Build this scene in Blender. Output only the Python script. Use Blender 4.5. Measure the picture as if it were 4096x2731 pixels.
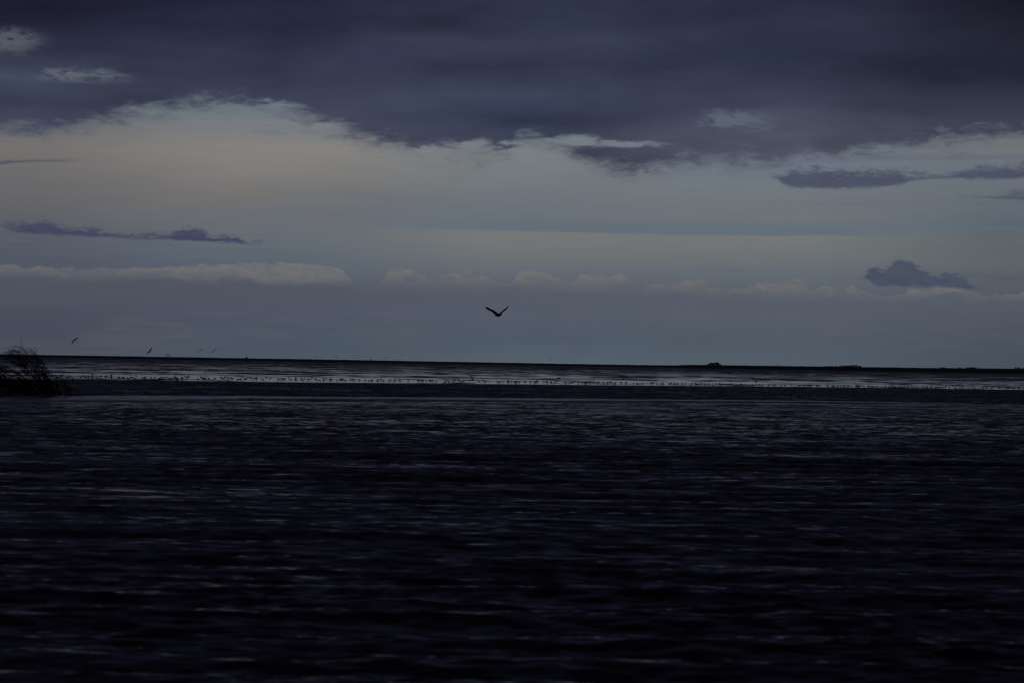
import bpy, math, random
import numpy as np
from mathutils import Matrix, Vector
random.seed(11); rng = np.random.default_rng(5)
R = math.radians
sc = bpy.context.scene
for o in list(bpy.data.objects): bpy.data.objects.remove(o)
COL = sc.collection

# ------------------------------------------------------------------ camera
H = 2.3                      # eye height over the water
FPX = 11378.0                # 100 mm lens, in pixels of the 4096 px photograph
W0, H0 = 4096.0, 2731.0
HORC, HSL = 1451.0, 0.016    # level line: height at the middle, slope
PITCH = math.atan((HORC - H0/2)/FPX); ROLL = math.atan(HSL)
cam = bpy.data.cameras.new('camera'); camo = bpy.data.objects.new('camera', cam); COL.objects.link(camo)
CR = Matrix.Rotation(R(90)+PITCH, 3, 'X') @ Matrix.Rotation(ROLL, 3, 'Z')
camo.matrix_world = Matrix.Translation((0, 0, H)) @ CR.to_4x4()
cam.lens = 100; cam.sensor_width = 36.0; cam.clip_start = 0.5; cam.clip_end = 60000
cam.dof.use_dof = True; cam.dof.focus_distance = 260; cam.dof.aperture_fstop = 3.5
sc.camera = camo
sc.view_settings.view_transform = 'Standard'; sc.view_settings.look = 'None'
sc.view_settings.exposure = 0; sc.view_settings.gamma = 1; sc.view_settings.use_curve_mapping = False

def ray(px, py):
    return (CR @ Vector((px-W0/2, -(py-H0/2), -FPX))).normalized()
def at(px, py, d):           # point at horizontal distance d
    v = ray(px, py); k = d/math.hypot(v.x, v.y); return Vector((v.x*k, v.y*k, H+v.z*k))
def on(px, py, z=0.0):       # point on a level at height z
    v = ray(px, py); k = (z-H)/v.z; return Vector((v.x*k, v.y*k, z))
def hor(px): return HORC+HSL*(px-W0/2)
def azpx(px): v = ray(px, hor(px)); return math.atan2(v.x, v.y)

# ------------------------------------------------------------------ node mini language
def lin(c):
    return tuple((v/12.92 if v <= .04045 else ((v+.055)/1.055)**2.4) for v in [x/255 for x in c])
class X:
    nt = None
    def __init__(s, sock): s.s = sock
    def __add__(a, b): return m('ADD', a, b)
    def __radd__(a, b): return m('ADD', b, a)
    def __sub__(a, b): return m('SUBTRACT', a, b)
    def __rsub__(a, b): return m('SUBTRACT', b, a)
    def __mul__(a, b): return m('MULTIPLY', a, b)
    def __rmul__(a, b): return m('MULTIPLY', b, a)
    def __truediv__(a, b): return m('DIVIDE', a, b)
def put(sock, v):
    if isinstance(v, X): X.nt.links.new(v.s, sock)
    elif isinstance(v, (tuple, list)) and len(v) == 3 and sock.type == 'RGBA': sock.default_value = (*v, 1)
    else: sock.default_value = v
def nd(t, **k):
    n = X.nt.nodes.new(t)
    for a, b in k.items(): setattr(n, a, b)
    return n
def m(op, a, b=None, c=None):
    n = nd('ShaderNodeMath', operation=op); put(n.inputs[0], a)
    if b is not None: put(n.inputs[1], b)
    if c is not None: put(n.inputs[2], c)
    return X(n.outputs[0])
def mx(a, b): return m('MAXIMUM', a, b)
def mn(a, b): return m('MINIMUM', a, b)
def ss(x, a, b, lo=0., hi=1.):          # smoothstep; a may exceed b
    if isinstance(a, (int, float)) and isinstance(b, (int, float)) and a > b: a, b, lo, hi = b, a, hi, lo
    n = nd('ShaderNodeMapRange', interpolation_type='SMOOTHSTEP')
    put(n.inputs[0], x); put(n.inputs[1], a); put(n.inputs[2], b); put(n.inputs[3], lo); put(n.inputs[4], hi)
    return X(n.outputs[0])
def mixc(f, a, b):
    n = nd('ShaderNodeMix', data_type='RGBA'); put(n.inputs[0], f); put(n.inputs[6], a); put(n.inputs[7], b)
    return X(n.outputs[2])
def scalec(c, f):
    n = nd('ShaderNodeVectorMath', operation='SCALE'); put(n.inputs[0], c); put(n.inputs[3], f); return X(n.outputs[0])
def vec(x, y, z):
    n = nd('ShaderNodeCombineXYZ')
    for i, v in enumerate((x, y, z)): put(n.inputs[i], v)
    return X(n.outputs[0])
def sep(v):
    n = nd('ShaderNodeSeparateXYZ'); put(n.inputs[0], v); return [X(o) for o in n.outputs]
def vop(op, a, b=None):
    n = nd('ShaderNodeVectorMath', operation=op); put(n.inputs[0], a)
    if b is not None: put(n.inputs[1], b)
    return X(n.outputs[0])
def noise(v, scale, detail=3, rough=.5, dist=0., color=False):
    n = nd('ShaderNodeTexNoise'); put(n.inputs['Vector'], v); put(n.inputs['Scale'], scale)
    n.inputs['Detail'].default_value = detail; n.inputs['Roughness'].default_value = rough; n.inputs['Distortion'].default_value = dist
    return X(n.outputs['Color' if color else 'Fac'])
def curve(x, pts, lo, hi):              # pts (x, value), x over lo..hi
    vs = [p[1] for p in pts]; v0, v1 = min(vs)-1e-3, max(vs)+1e-3
    n = nd('ShaderNodeFloatCurve'); cm = n.mapping; c = cm.curves[0]
    P = [((a-lo)/(hi-lo), (b-v0)/(v1-v0)) for a, b in pts]
    if P[0][0] > 0: P.insert(0, (0, P[0][1]))
    if P[-1][0] < 1: P.append((1, P[-1][1]))
    while len(c.points) < len(P): c.points.new(.5, .5)
    for q, (a, b) in zip(c.points, P): q.location = (a, b); q.handle_type = 'AUTO_CLAMPED'
    cm.use_clip = True; cm.update()
    put(n.inputs['Factor'], 1.0); put(n.inputs['Value'], mn(mx((x-lo)/(hi-lo), 0.), 1.))
    return X(n.outputs[0])*(v1-v0)+v0
def ramp(x, stops, lo, hi):             # stops (x, srgb)
    n = nd('ShaderNodeValToRGB'); e = n.color_ramp.elements; n.color_ramp.interpolation = 'EASE'
    n.color_ramp.interpolation = 'LINEAR'
    while len(e) < len(stops): e.new(.5)
    for q, (a, c) in zip(e, stops): q.position = (a-lo)/(hi-lo); q.color = (*lin(c), 1)
    put(n.inputs[0], (x-lo)/(hi-lo)); return X(n.outputs[0])

# ------------------------------------------------------------------ world: dusk sky under a cloud deck
SUN_EL, SUN_AZ = R(9), R(-62)
wd = bpy.data.worlds.new('World'); sc.world = wd; wd.use_nodes = True
X.nt = wd.node_tree; X.nt.nodes.clear()
g = X(nd('ShaderNodeTexCoord').outputs['Generated'])
dx, dy, dz = sep(vop('NORMALIZE', g))
hh = mx(m('SQRT', dx*dx+dy*dy), 1e-4)
az = m('ARCTAN2', dx, dy); el = m('ARCSINE', dz)
K = FPX*2352/4096                       # angular units: 2352 across the lens
u = az*(K*1.005)+1176.
v = (HORC*2352/4096) - el*(K*1.002) + HSL*(mn(mx(u, -600.), 2952.)-1176.)
sp = vec(dx/hh*K, dy/hh*K, el*K)        # seamless noise space, same units
def nz(ux, uy, detail=3, rough=.5, dist=0., off=0.):
    q = vop('MULTIPLY', sp, (1/ux, 1/ux, 1/uy)); q = vop('ADD', q, (off, off*.7, off*1.3))
    return noise(q, 1.0, detail, rough, dist) - .5
n_big = nz(520, 90, 3, .5, .3); n_mid = nz(170, 45, 4, .55, .3, 7.); n_fib = nz(70, 22, 4, .6, .6, 3.)
n_sof = nz(400, 120, 2, .4, .4, 2.); n_fine = nz(26, 12, 4, .65, .4, 5.); n_wsp = nz(110, 9, 3, .5, 0., 9.)
n_fl = noise(vec((u+v*1.1)/30., (v-u*.12)/11., 3.3), 1., 4, .6, .5)-.5
n_fl2 = noise(vec((u+v*1.3)/11., (v-u*.1)/7., 7.3), 1., 3, .6, .3)-.5
cols = [0, 600, 1200, 1800, 2352]
gap = [
 [(250,(104,108,114)),(300,(112,110,112)),(350,(118,112,109)),(420,(108,104,104)),(480,(100,99,101)),(530,(90,94,102)),(600,(82,87,98)),(680,(76,79,92)),(760,(72,75,88)),(815,(75,80,91))],
 [(240,(106,118,126)),(290,(122,124,126)),(350,(137,130,124)),(400,(130,124,119)),(450,(118,115,112)),(500,(109,110,113)),(560,(100,106,112)),(600,(92,101,111)),(680,(84,88,102)),(750,(75,82,96)),(820,(76,86,97))],
 [(300,(118,126,132)),(350,(124,127,128)),(420,(117,121,123)),(470,(110,115,120)),(540,(121,121,118)),(590,(112,114,115)),(640,(97,103,111)),(700,(87,92,104)),(780,(80,90,102)),(830,(85,95,104))],
 [(380,(110,119,128)),(430,(115,121,125)),(480,(114,116,119)),(548,(120,121,118)),(590,(112,115,115)),(640,(99,105,112)),(700,(88,93,104)),(780,(82,91,101)),(840,(84,94,102))],
 [(330,(116,117,118)),(400,(106,112,119)),(450,(106,111,116)),(520,(92,102,110)),(555,(97,101,104)),(610,(96,100,104)),(680,(85,91,101)),(750,(78,84,94)),(845,(73,81,90))]]
deck = [
 [(0,(28,29,47)),(60,(31,32,50)),(130,(42,44,64)),(190,(60,65,86)),(250,(55,57,80)),(320,(64,68,90))],
 [(0,(34,36,57)),(100,(42,44,67)),(200,(55,58,80)),(260,(66,70,90))],
 [(0,(45,49,70)),(60,(50,54,76)),(95,(58,62,83)),(150,(47,50,73)),(225,(56,60,82)),(270,(48,52,74)),(330,(64,68,90))],
 [(0,(44,45,67)),(60,(45,49,69)),(130,(42,46,67)),(200,(54,57,78)),(250,(57,60,80)),(310,(74,76,95)),(375,(80,81,99))],
 [(0,(26,26,41)),(70,(27,27,41)),(150,(36,38,55)),(250,(50,54,73)),(340,(66,70,90))]]
def field(T, vv, lo, hi):
    c = ramp(vv, T[0], lo, hi)
    for i in range(1, 5):
        c = mixc(ss(u, cols[i-1]+0., cols[i]+0.), c, ramp(vv, T[i], lo, hi))
    return c
vg = v + n_big*26 + n_mid*10
sky = field(gap, vg, 200, 860)
# thin-layer edge: blue-grey band with a clean lower rim
rim = curve(u, [(0,500),(500,512),(850,523),(1200,531),(1600,541),(1950,544),(2352,545)], 0, 2352)
bandm = ss(rim-v, -3., 4.)*ss(rim-v, 60., 4.)*ss(u, 560., 1250.)*ss(u, 2500., 1750., 0., 1.)
sky = mixc(bandm*.85, sky, lin((96,108,119)))
sky = vop('MULTIPLY', sky, (.94, .98, 1.03))
sky = scalec(sky, .99+n_wsp*.14*ss(v, 660., 560.)+n_mid*.09)
sky = mixc(ss(n_big*.6+n_wsp*.8, .0, .22)*ss(v, 380., 460.)*ss(v, 600., 540.)*.4, sky, lin((98,106,116)))
def pair(tops, bots, soft_t=4., soft_b=4., wob=5., fine=3., rng_=(0, 2352), sides=None):
    wob *= 1.3
    t = curve(u, tops, *rng_); b = curve(u, bots, *rng_)
    w = n_fl*(wob*8.)+n_fib*(wob*3.)+n_fl2*(fine*3.)
    mt = ss((v+w)-t, -soft_t*1.3, soft_t*3.); mb = ss(b-(v+w*.3), -soft_b*1.1, soft_b*1.6)
    mk = mt*mb
    x0, x1 = sides or (tops[0][0], tops[-1][0])
    if x0 > 0: mk = mk*ss(u+n_fine*60, x0-8., x0+30.)
    if x1 < 2352: mk = mk*ss(u+n_fine*60, x1+8., x1-30.)
    return mk
# distant cumulus line: pale heads over shaded bases
cum = [(0,612),(200,618),(400,614),(500,607),(620,605),(700,608),(745,611),(775,619),(800,637),(830,656),(868,650),(900,615),(925,611),(945,618),(965,634),(1000,640),(1012,627),(1075,624),(1110,632),(1170,648),(1195,622),(1250,625),(1300,645),(1335,630),(1385,626),(1450,636)]
cum2 = [(1450,636),(1490,652),(1560,648),(1590,641),(1630,650),(1690,662),(1735,654),(1780,652),(1815,640),(1852,645),(1866,672),(1890,658),(1960,661),(2050,680),(2110,662),(2200,664),(2280,682),(2352,672)]
ct = curve(u, cum, 0, 1450); ct2 = curve(u, cum2, 1450, 2352)
selx = m('GREATER_THAN', u, 1450.)
ct = ct*(1.-selx)+ct2*selx
dv = v + n_fib*24 + n_fine*16 - ct
basel = curve(u, [(0,633),(200,640),(330,637),(430,643),(540,639),(600,650),(700,652),(800,648),(1000,655),(1200,658),(1500,668),(1900,682),(2352,690)], 0, 2352)
left = ss(u, 860., 780.)
bq = v+n_fib*30+n_mid*16-basel
bas = (ss(bq, -8., 14.)*left+ss(bq, -34., 44.)*(1.-left))*ss(v, 730., 676.)
cmk = ss(dv, -2., 3.)
clump = ss(n_mid+n_fib*.6+n_fine*.3, -.20, .12)
left = ss(u, 860., 780.)
headm = cmk*ss(v+n_fib*40+n_mid*44-basel, 20., -24.)*mx(clump, left*.9)
sky = mixc(cmk*ss(v, 720., 670.)*.5, sky, lin((92,96,106)))
sky = mixc(headm*(.47+left*(ss(u, 150., 560.)*.26-.27+n_mid*.7)+n_fine*1.1+n_fib*.5), sky, lin((124,120,115)))
sky = mixc(bas*.6*ss(u, 2500., 1300., .5, 1.), sky, mixc(ss(u, 200., 1900.), lin((73,77,91)), lin((78,87,99))))
sky = mixc(ss(n_big+n_wsp*.3, .02, .2)*ss(v, 690., 720.)*ss(v, 830., 770.)*.35, sky, lin((92,94,102)))
# loose dark clouds
def cloud(skyc, mask, c, k=1.): return mixc(mask*(k+n_fl*.5), skyc, scalec(lin(c), 1.+n_fl*.55+n_fib*.5))
sky = cloud(sky, pair([(0,377),(100,372),(205,374)], [(0,386),(100,378),(205,377)], 2, 2, .6, .5, sides=(0,180)), (76,80,98), .9)
sky = cloud(sky, pair([(110,370),(150,368),(205,371)], [(110,372),(150,372),(205,373)], 2, 2, .6, .5), (90,92,102), .5)
sky = cloud(sky, pair([(0,520),(40,517),(80,513),(130,521),(220,527),(330,538),(385,536),(412,526),(450,529),(490,541),(540,545),(607,559)],
                 [(0,524),(60,540),(130,545),(250,549),(400,554),(520,560),(607,563)], 5, 3, 4.5, 4), (62,67,92), .95)
sky = cloud(sky, pair([(0,588),(60,592)], [(0,592),(60,595)], 3, 3, 1, 1), (84,88,102), .5)
sky = cloud(sky, pair([(1755,404),(1800,397),(1850,389),(1950,391),(2050,394),(2150,400),(2230,390),(2300,385),(2352,380)],
                 [(1755,412),(1790,424),(1830,434),(1900,437),(2000,434),(2080,424),(2150,416),(2250,418),(2352,414)], 6, 4, 5, 4), (70,76,97), .9)
sky = cloud(sky, pair([(1850,362),(2000,362),(2352,364)], [(1850,368),(2000,372),(2352,374)], 4, 4, 2, 2), (90,98,112), .6)
sky = cloud(sky, pair([(2170,458),(2280,450),(2352,440)], [(2170,460),(2280,463),(2352,468)], 4, 3, 4, 4), (74,82,100), .8)
sky = cloud(sky, pair([(1560,467),(1900,468),(2352,466)], [(1560,469),(1900,472),(2352,474)], 3, 3, 1.5, 1), (88,98,110), .45)
sky = cloud(sky, pair([(1960,637),(1985,630),(2000,612),(2025,617),(2042,608),(2060,597),(2078,598),(2098,610),(2122,624),(2150,633),(2175,630),(2220,648),(2262,664)],
                 [(1960,641),(2000,651),(2040,661),(2130,661),(2200,667),(2262,669)], 3, 4, 3.5, 6), (70,79,97), .92)
sky = cloud(sky, pair([(1290,602),(1340,603),(1395,606)], [(1290,606),(1340,610),(1395,612)], 3, 3, 3, 3), (96,103,112), .6)
sky = cloud(sky, pair([(1495,608),(1560,612),(1725,620)], [(1495,612),(1600,622),(1725,626)], 3, 3, 2, 2), (88,96,107), .65)
sky = cloud(sky, pair([(2180,632),(2280,630),(2352,632)], [(2180,640),(2280,645),(2352,648)], 3, 4, 3, 2), (84,88,100), .7)
sky = cloud(sky, pair([(560,300),(620,301),(660,303)], [(560,308),(620,312),(660,310)], 4, 4, 3, 3), (96,106,118), .5)
# the deck
E = curve(u, [(0,320),(120,320),(170,308),(230,286),(330,266),(430,252),(500,247),(560,252),(640,268),(700,290),(770,316),(860,338),(960,348),(1040,350),(1110,355),(1160,348),(1200,322),(1240,330),(1300,352),(1350,372),(1430,393),(1500,397),(1560,386),(1640,378),(1780,380),(1900,370),(2000,353),(2100,343),(2200,333),(2352,330)], 0, 2352)
wob = n_fib*78+n_fl*36+n_fl2*9+n_mid*48
e = E-(v+wob)
dm = mx(ss(e, -18., 36.), ss(E-(v+n_mid*60+n_fib*90+n_fl*30), -34., 40.)*.55)
def hole(cx, cy, rx, ry, k=1.):
    a = (u-cx+n_fib*150+n_fl*24)/rx; b = (v-cy+n_fib*34+n_fl*10)/ry
    q_ = ss(a*a+b*b, 2.6, .0); return q_*q_*k*ss(n_fib+n_fl*.8+n_mid*.4, -.13, .10, .25, 1.35) if k < .6 else q_*q_*k
holes = mx(mx(hole(12,108,75,28,.42), hole(185,183,95,16,.5)), mx(hole(632,247,42,12,.95), hole(560,256,40,7,.5)))
holes = mx(holes, mx(hole(1690,284,70,24,.36), hole(1310,322,62,13,1.)))
holes = mx(holes, mx(hole(1430,332,85,8,.95), mx(hole(980,345,40,10,.8), hole(1085,332,36,15,.9))))
holes = mx(holes, mx(hole(745,296,48,12,.75), mx(hole(1180,342,30,12,.9), hole(150,282,30,6,.25))))
dm = dm*(1.-holes)
dc = field(deck, mn(mx(v+n_big*40+n_sof*40+n_mid*8, 0.), 400.), 0, 400)
dc = scalec(dc, .97+n_big*.4+n_sof*.75+n_mid*.38+n_fib*.15)
dc = mixc(ss(e, 40., 4.)*ss(n_mid, -.1, .2)*.3, dc, lin((84,86,104)))
over = lin((34,34,51))
dc = vop('MULTIPLY', dc, (1.07, 1.13, 1.04))
dc = mixc(ss(v, 0., -1100.), dc, scalec(over, 1.+n_big*.3))
sky = mixc(dm, sky, dc)
skt = nd('ShaderNodeTexSky', sky_type='NISHITA', sun_disc=False, sun_elevation=SUN_EL, sun_rotation=SUN_AZ)
clear = scalec(X(skt.outputs[0]), (1.-dm)*.0006)   # what little of the clear evening sky comes through the veil
put_add = vop('ADD', sky, clear)
below = ss(dz, -.02, 0.)
fin = mixc(below, lin((40,44,52)), put_add)
bg = nd('ShaderNodeBackground'); put(bg.inputs[0], fin); bg.inputs[1].default_value = 1.0
X.nt.links.new(bg.outputs[0], nd('ShaderNodeOutputWorld').inputs[0])
wd.cycles.sampling_method = 'MANUAL'; wd.cycles.sample_map_resolution = 1024

sun = bpy.data.lights.new('sun', 'SUN'); sun.energy = .02; sun.angle = R(20); sun.color = (1, .86, .72)
suno = bpy.data.objects.new('sun', sun); COL.objects.link(suno)
sdir = Vector((math.sin(SUN_AZ)*math.cos(SUN_EL), math.cos(SUN_AZ)*math.cos(SUN_EL), math.sin(SUN_EL)))
suno.rotation_euler = (-sdir).to_track_quat('-Z', 'Y').to_euler()

# ------------------------------------------------------------------ materials
def mat(name):
    mt = bpy.data.materials.new(name); mt.use_nodes = True; X.nt = mt.node_tree
    b = X.nt.nodes['Principled BSDF']; return mt, b
def simple(name, col, rough=.8, var=.25, scale=8.):
    mt, b = mat(name); p = X(nd('ShaderNodeTexCoord').outputs['Object'])
    put(b.inputs['Base Color'], scalec(tuple(col), 1.+(noise(p, scale, 3)-.5)*2*var)); b.inputs['Roughness'].default_value = rough
    return mt
M_twig = simple('twig_bark', (.022,.017,.013), .85, .4, 3.)
M_dark = simple('dark_plumage', (.020,.017,.015), .75, .4, 20.)
M_black = simple('black_feather', (.012,.012,.013), .6, .3, 20.)
M_white = simple('white_feather', (.55,.55,.55), .7, .1, 20.)
M_tail = simple('pale_tail_feather', (.30,.28,.27), .7, .2, 20.)
M_leg = simple('wader_leg', (.05,.05,.05), .6, .2, 20.)
M_wader = simple('wader_plumage', (.035,.031,.028), .8, .4, 30.)
M_leaf = simple('far_foliage', (.030,.036,.030), .9, .4, .4)
M_bark = simple('far_bark', (.03,.026,.02), .9, .3, 1.)

def posxyz():
    return sep(X(nd('ShaderNodeNewGeometry').outputs['Position']))
def pnormal(sx, sy, base=None):
    n = base or X(nd('ShaderNodeNewGeometry').outputs['Normal'])
    return vop('NORMALIZE', vop('ADD', n, vec(sx, sy, 0.)))
# water
M_water, b = mat('grey_estuary_water')
px, py, pz = posxyz()
r_ = m('SQRT', px*px+py*py)
P0 = vec(px*.36, py, pz*0.)
bar_d = (px*.9+168.)-py + (noise(vec(px*.2, py*.5, 0.), .12, 3, .6)-.5)*ss(px, 8., 30.)*34.                     # metres in front of the sand bar
chan = ss(bar_d, 2., -7.)
glint = ss(bar_d, 34., 4.)*ss(bar_d, -2., 2.)*ss(noise(vec(px*.25, py, 0.), .16, 3, .6), .42, .6)
c1 = sep(noise(P0, 7., 3, .6, 0., True)); c2 = sep(noise(vec(px*.8, py, 0.), 1.6, 4, .62, .2, True)); c3 = sep(noise(vec(px*.8, py, 0.), .45, 4, .6, .2, True))
gust = noise(vec(px*.35, py, 0.), .07, 3, .55) - .5
far = ss(r_, 30., 110.)
amp = ss(gust, -.2, .2, .75, 1.25)
sx = ((c1[0]-.5)*.9 + (c2[0]-.5)*.8*far)*amp
sy = m('MULTIPLY', mx(((c1[1]-.5)*1.6 + (c2[1]-.5)*1.5*far + (c3[1]-.5)*.7*far)*amp*(1.-chan*.18) + far*.11 + .135 + chan*.09 - glint*.14, .004), -1.)
put(b.inputs['Normal'], pnormal(sx, sy))
put(b.inputs['Base Color'], (.0045,.005,.0065)); b.inputs['Roughness'].default_value = .15; b.inputs['IOR'].default_value = 1.333
# mud
M_mud, b = mat('wet_tidal_mud')
px, py, pz = posxyz(); r_ = m('SQRT', px*px+py*py)
Q = vec(px*.5, py, 0.)
Q2 = vec(px*2.4, py, 0.)
pool = noise(Q, .02, 3, .55)*.25 + noise(Q2, .028, 3, .6, .3)*.4 + noise(Q2, .11, 3, .65)*.35
thr = curve(r_, [(250,.38),(300,.43),(420,.475),(600,.50),(900,.525),(1400,.55),(2500,.57),(4500,.60)], 250, 4500)
pm = ss(pool-thr, -.04, .05)
c1 = sep(noise(Q, 2.6, 3, .6, 0., True))
k = 1.-pm*.93
put(b.inputs['Normal'], pnormal((c1[0]-.5)*.6*k, (c1[1]-.5)*.8*k - k*.15))
put(b.inputs['Base Color'], mixc(pm, scalec((.020,.018,.017), .7+noise(Q, .4, 3)*.7), (.008,.008,.009)))
put(b.inputs['Roughness'], .42-pm*.37); b.inputs['IOR'].default_value = 1.34
# smooth sand bar
M_bar, b = mat('smooth_wet_sand')
px, py, pz = posxyz()
c1 = sep(noise(vec(px*.5, py, 0.), 3.2, 2, .5, 0., True))
put(b.inputs['Normal'], pnormal((c1[0]-.5)*.08, (c1[1]-.5)*.1-.052))
put(b.inputs['Base Color'], scalec((.05,.045,.045), .8+noise(vec(px*.3, py, 0.), .3, 3)*.4)); b.inputs['Roughness'].default_value = .12; b.inputs['IOR'].default_value = 1.36
# salt marsh
M_marsh, b = mat('salt_marsh_turf')
px, py, pz = posxyz()
put(b.inputs['Base Color'], scalec((.016,.014,.013), .5+noise(vec(px*.2, py, 0.), .01, 4)*1.0)); b.inputs['Roughness'].default_value = .95
b.inputs['Specular IOR Level'].default_value = .1

# ------------------------------------------------------------------ mesh helpers
def tag(o, label=None, cat=None, group=None, kind=None):
    for k_, v_ in (('label', label), ('category', cat), ('group', group), ('kind', kind)):
        if v_: o[k_] = v_
    return o
def mesh(name, V, F, mats, mi=None, smooth=True):
    me = bpy.data.meshes.new(name); me.from_pydata([tuple(p) for p in V], [], F)
    for q in (mats if isinstance(mats, (list, tuple)) else [mats]): me.materials.append(q)
    if mi: me.polygons.foreach_set('material_index', mi)
    if smooth: me.polygons.foreach_set('use_smooth', [True]*len(F))
    me.update(); return me
def link(name, me, parent=None, loc=None):
    o = bpy.data.objects.new(name, me); COL.objects.link(o)
    if parent: o.parent = parent
    if loc is not None: o.location = loc
    return o
def empty(name, loc):
    o = bpy.data.objects.new(name, None); COL.objects.link(o); o.location = loc; o.empty_display_size = .2; return o
def grid(name, V, nr, nc, m_):
    me = bpy.data.meshes.new(name); me.vertices.add(nr*nc); me.vertices.foreach_set('co', V.astype(np.float32).ravel())
    i = (np.arange(nr-1)[:, None]*nc+np.arange(nc-1)[None, :]).ravel()
    q = np.stack([i, i+1, i+nc+1, i+nc], 1).astype(np.int32)
    me.loops.add(q.size); me.loops.foreach_set('vertex_index', q.ravel())
    me.polygons.add(len(q)); me.polygons.foreach_set('loop_start', np.arange(0, q.size, 4, dtype=np.int32))
    me.polygons.foreach_set('use_smooth', np.ones(len(q), dtype=bool))
    me.materials.append(m_); me.update(calc_edges=True); me.validate(); return me
class MB:
    def __init__(s): s.V = []; s.F = []; s.M = []
    def face(s, f, mi=0): s.F.append(f); s.M.append(mi)
    def loft(s, pts, rad, n=6, mi=0, flat=1.0, up=Vector((0, 0, 1))):       # closed tube through pts
        b0 = len(s.V); pts = [Vector(p) for p in pts]
        for i, p in enumerate(pts):
            t = (pts[min(i+1, len(pts)-1)]-pts[max(i-1, 0)]).normalized()
            a = t.cross(up)
            if a.length < 1e-3: a = t.cross(Vector((1, 0, 0)))
            a.normalize(); c = a.cross(t)
            for j in range(n):
                th = 2*math.pi*j/n; s.V.append(p+a*math.cos(th)*rad[i]+c*math.sin(th)*rad[i]*flat)
        for i in range(len(pts)-1):
            for j in range(n):
                k_ = (j+1) % n; s.face((b0+i*n+j, b0+i*n+k_, b0+(i+1)*n+k_, b0+(i+1)*n+j), mi)
        s.face(tuple(b0+j for j in reversed(range(n))), mi); s.face(tuple(b0+(len(pts)-1)*n+j for j in range(n)), mi)
    def blade(s, A, B, th, mi=0):         # thick sheet between two edge lines of equal length
        b0 = len(s.V); n = len(A)
        for i in range(n):
            a, b_ = Vector(A[i]), Vector(B[i]); mid = a.lerp(b_, .4)
            t = (Vector(A[min(i+1, n-1)])-Vector(A[max(i-1, 0)]))
            nn = t.cross(b_-a); nn = nn.normalized() if nn.length > 1e-9 else Vector((0, 1, 0))
            tt = th*(1-.8*i/(n-1))
            s.V += [a, mid+nn*tt, b_, mid-nn*tt]
        for i in range(n-1):
            for j in range(4):
                k_ = (j+1) % 4; s.face((b0+i*4+j, b0+i*4+k_, b0+i*4+4+k_, b0+i*4+4+j), mi)
        s.face((b0+3, b0+2, b0+1, b0), mi); e_ = b0+(n-1)*4; s.face((e_, e_+1, e_+2, e_+3), mi)
    def mesh(s, name, mats, smooth=True): return mesh(name, s.V, s.F, mats, s.M, smooth)

# ------------------------------------------------------------------ tidal layout (photo rows turned into distances on the level)
def dist(px_, py_): p = on(px_, py_); return math.hypot(p.x, p.y)
WL = [(0,1513),(400,1516.4),(600,1519),(1200,1527),(1800,1532),(2400,1538.6),(3100,1544),(3700,1552.6),(4096,1557)]
wa = np.array([azpx(a) for a, _ in WL]); wr = np.array([dist(a, c) for a, c in WL])
BAR = [(-500,1576,1604),(0,1585,1606),(300,1585.5,1606),(600,1585.5,1607),(800,1586.5,1602),(1000,1588,1597),(1300,1591,1598),(1600,1592,1599.5),(1800,1593,1602),(2100,1595.5,1604.5),(2350,1598,1606),(2600,1600.5,1605.5),(3200,1606,1609.6),(3700,1611.5,1614),(4000,1615,1616.5)]
ba = np.array([azpx(a) for a, _, _ in BAR]); bf = np.array([dist(a, c) for a, c, _ in BAR]); bn = np.array([dist(a, c) for a, _, c in BAR])

# ---- water sheet
colA = np.concatenate([np.linspace(-1.25, -.21, 50)[:-1], np.linspace(-.21, .21, 1000), np.linspace(.21, 1.25, 50)[1:]])
rows = [4.]
while rows[-1] < 420:
    d = rows[-1]; rows.append(d+max(.035, d*d*6.6e-5) if d > 16 else d+.3)
rows += [520, 700, 1000, 1500]
rows = np.array(rows); spac = np.gradient(rows)
AA, RR = np.meshgrid(colA, rows); XX = np.sin(AA)*RR; YY = np.cos(AA)*RR
SP = spac[:, None]
Z = np.zeros_like(XX); DX = np.zeros_like(XX); DY = np.zeros_like(XX)
nearrow = int(np.searchsorted(rows, 220))
for i in range(120):
    lam = math.exp(rng.uniform(math.log(.11), math.log(3.0)))
    th = rng.normal(0, .30 if lam < .5 else .13)+.05
    a = .0037*lam**.80*rng.uniform(.4, 1.5)
    if i > 105: lam = rng.uniform(1.0, 3.2); th = rng.normal(0, .07)-.02; a = .0066*lam**.6   # long-crested wind sea
    k_ = 2*math.pi/lam; kx, ky = k_*math.sin(th), k_*math.cos(th)
    att = np.clip(lam/(3.2*spac)-.4, 0, 1)
    last = int(np.searchsorted(-att, -1e-6)) if (att <= 1e-6).any() else len(rows)
    idx = np.nonzero(att > 1e-6)[0]
    if not len(idx): continue
    j0, j1 = idx[0], idx[-1]+1
    ph = kx*XX[j0:j1]+ky*YY[j0:j1]+rng.uniform(0, 6.28)
    w_ = (a*att[j0:j1])[:, None]
    Z[j0:j1] += w_*np.cos(ph); s_ = w_*np.sin(ph); DX[j0:j1] -= s_*kx/k_*.9; DY[j0:j1] -= s_*ky/k_*.9
# slow variation of the sea state: wind patches, calmer behind the bar
gm = 1+.22*np.sin(XX*.21+YY*.13+1)*np.sin(YY*.17-XX*.05)+.16*np.sin(YY*.45+XX*.12+2)
edge = np.interp(AA, ba, bn)
calm = np.clip((edge*.99-RR)/60, 0, 1)*.65+.35
calm = np.where(RR > edge, .30, calm)
Z *= gm*calm; DX *= gm*calm; DY *= gm*calm
V = np.stack([XX+DX, YY+DY, Z], -1)
tag(link('water', grid('water', V, len(rows), len(colA), M_water)), kind='structure')

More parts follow.
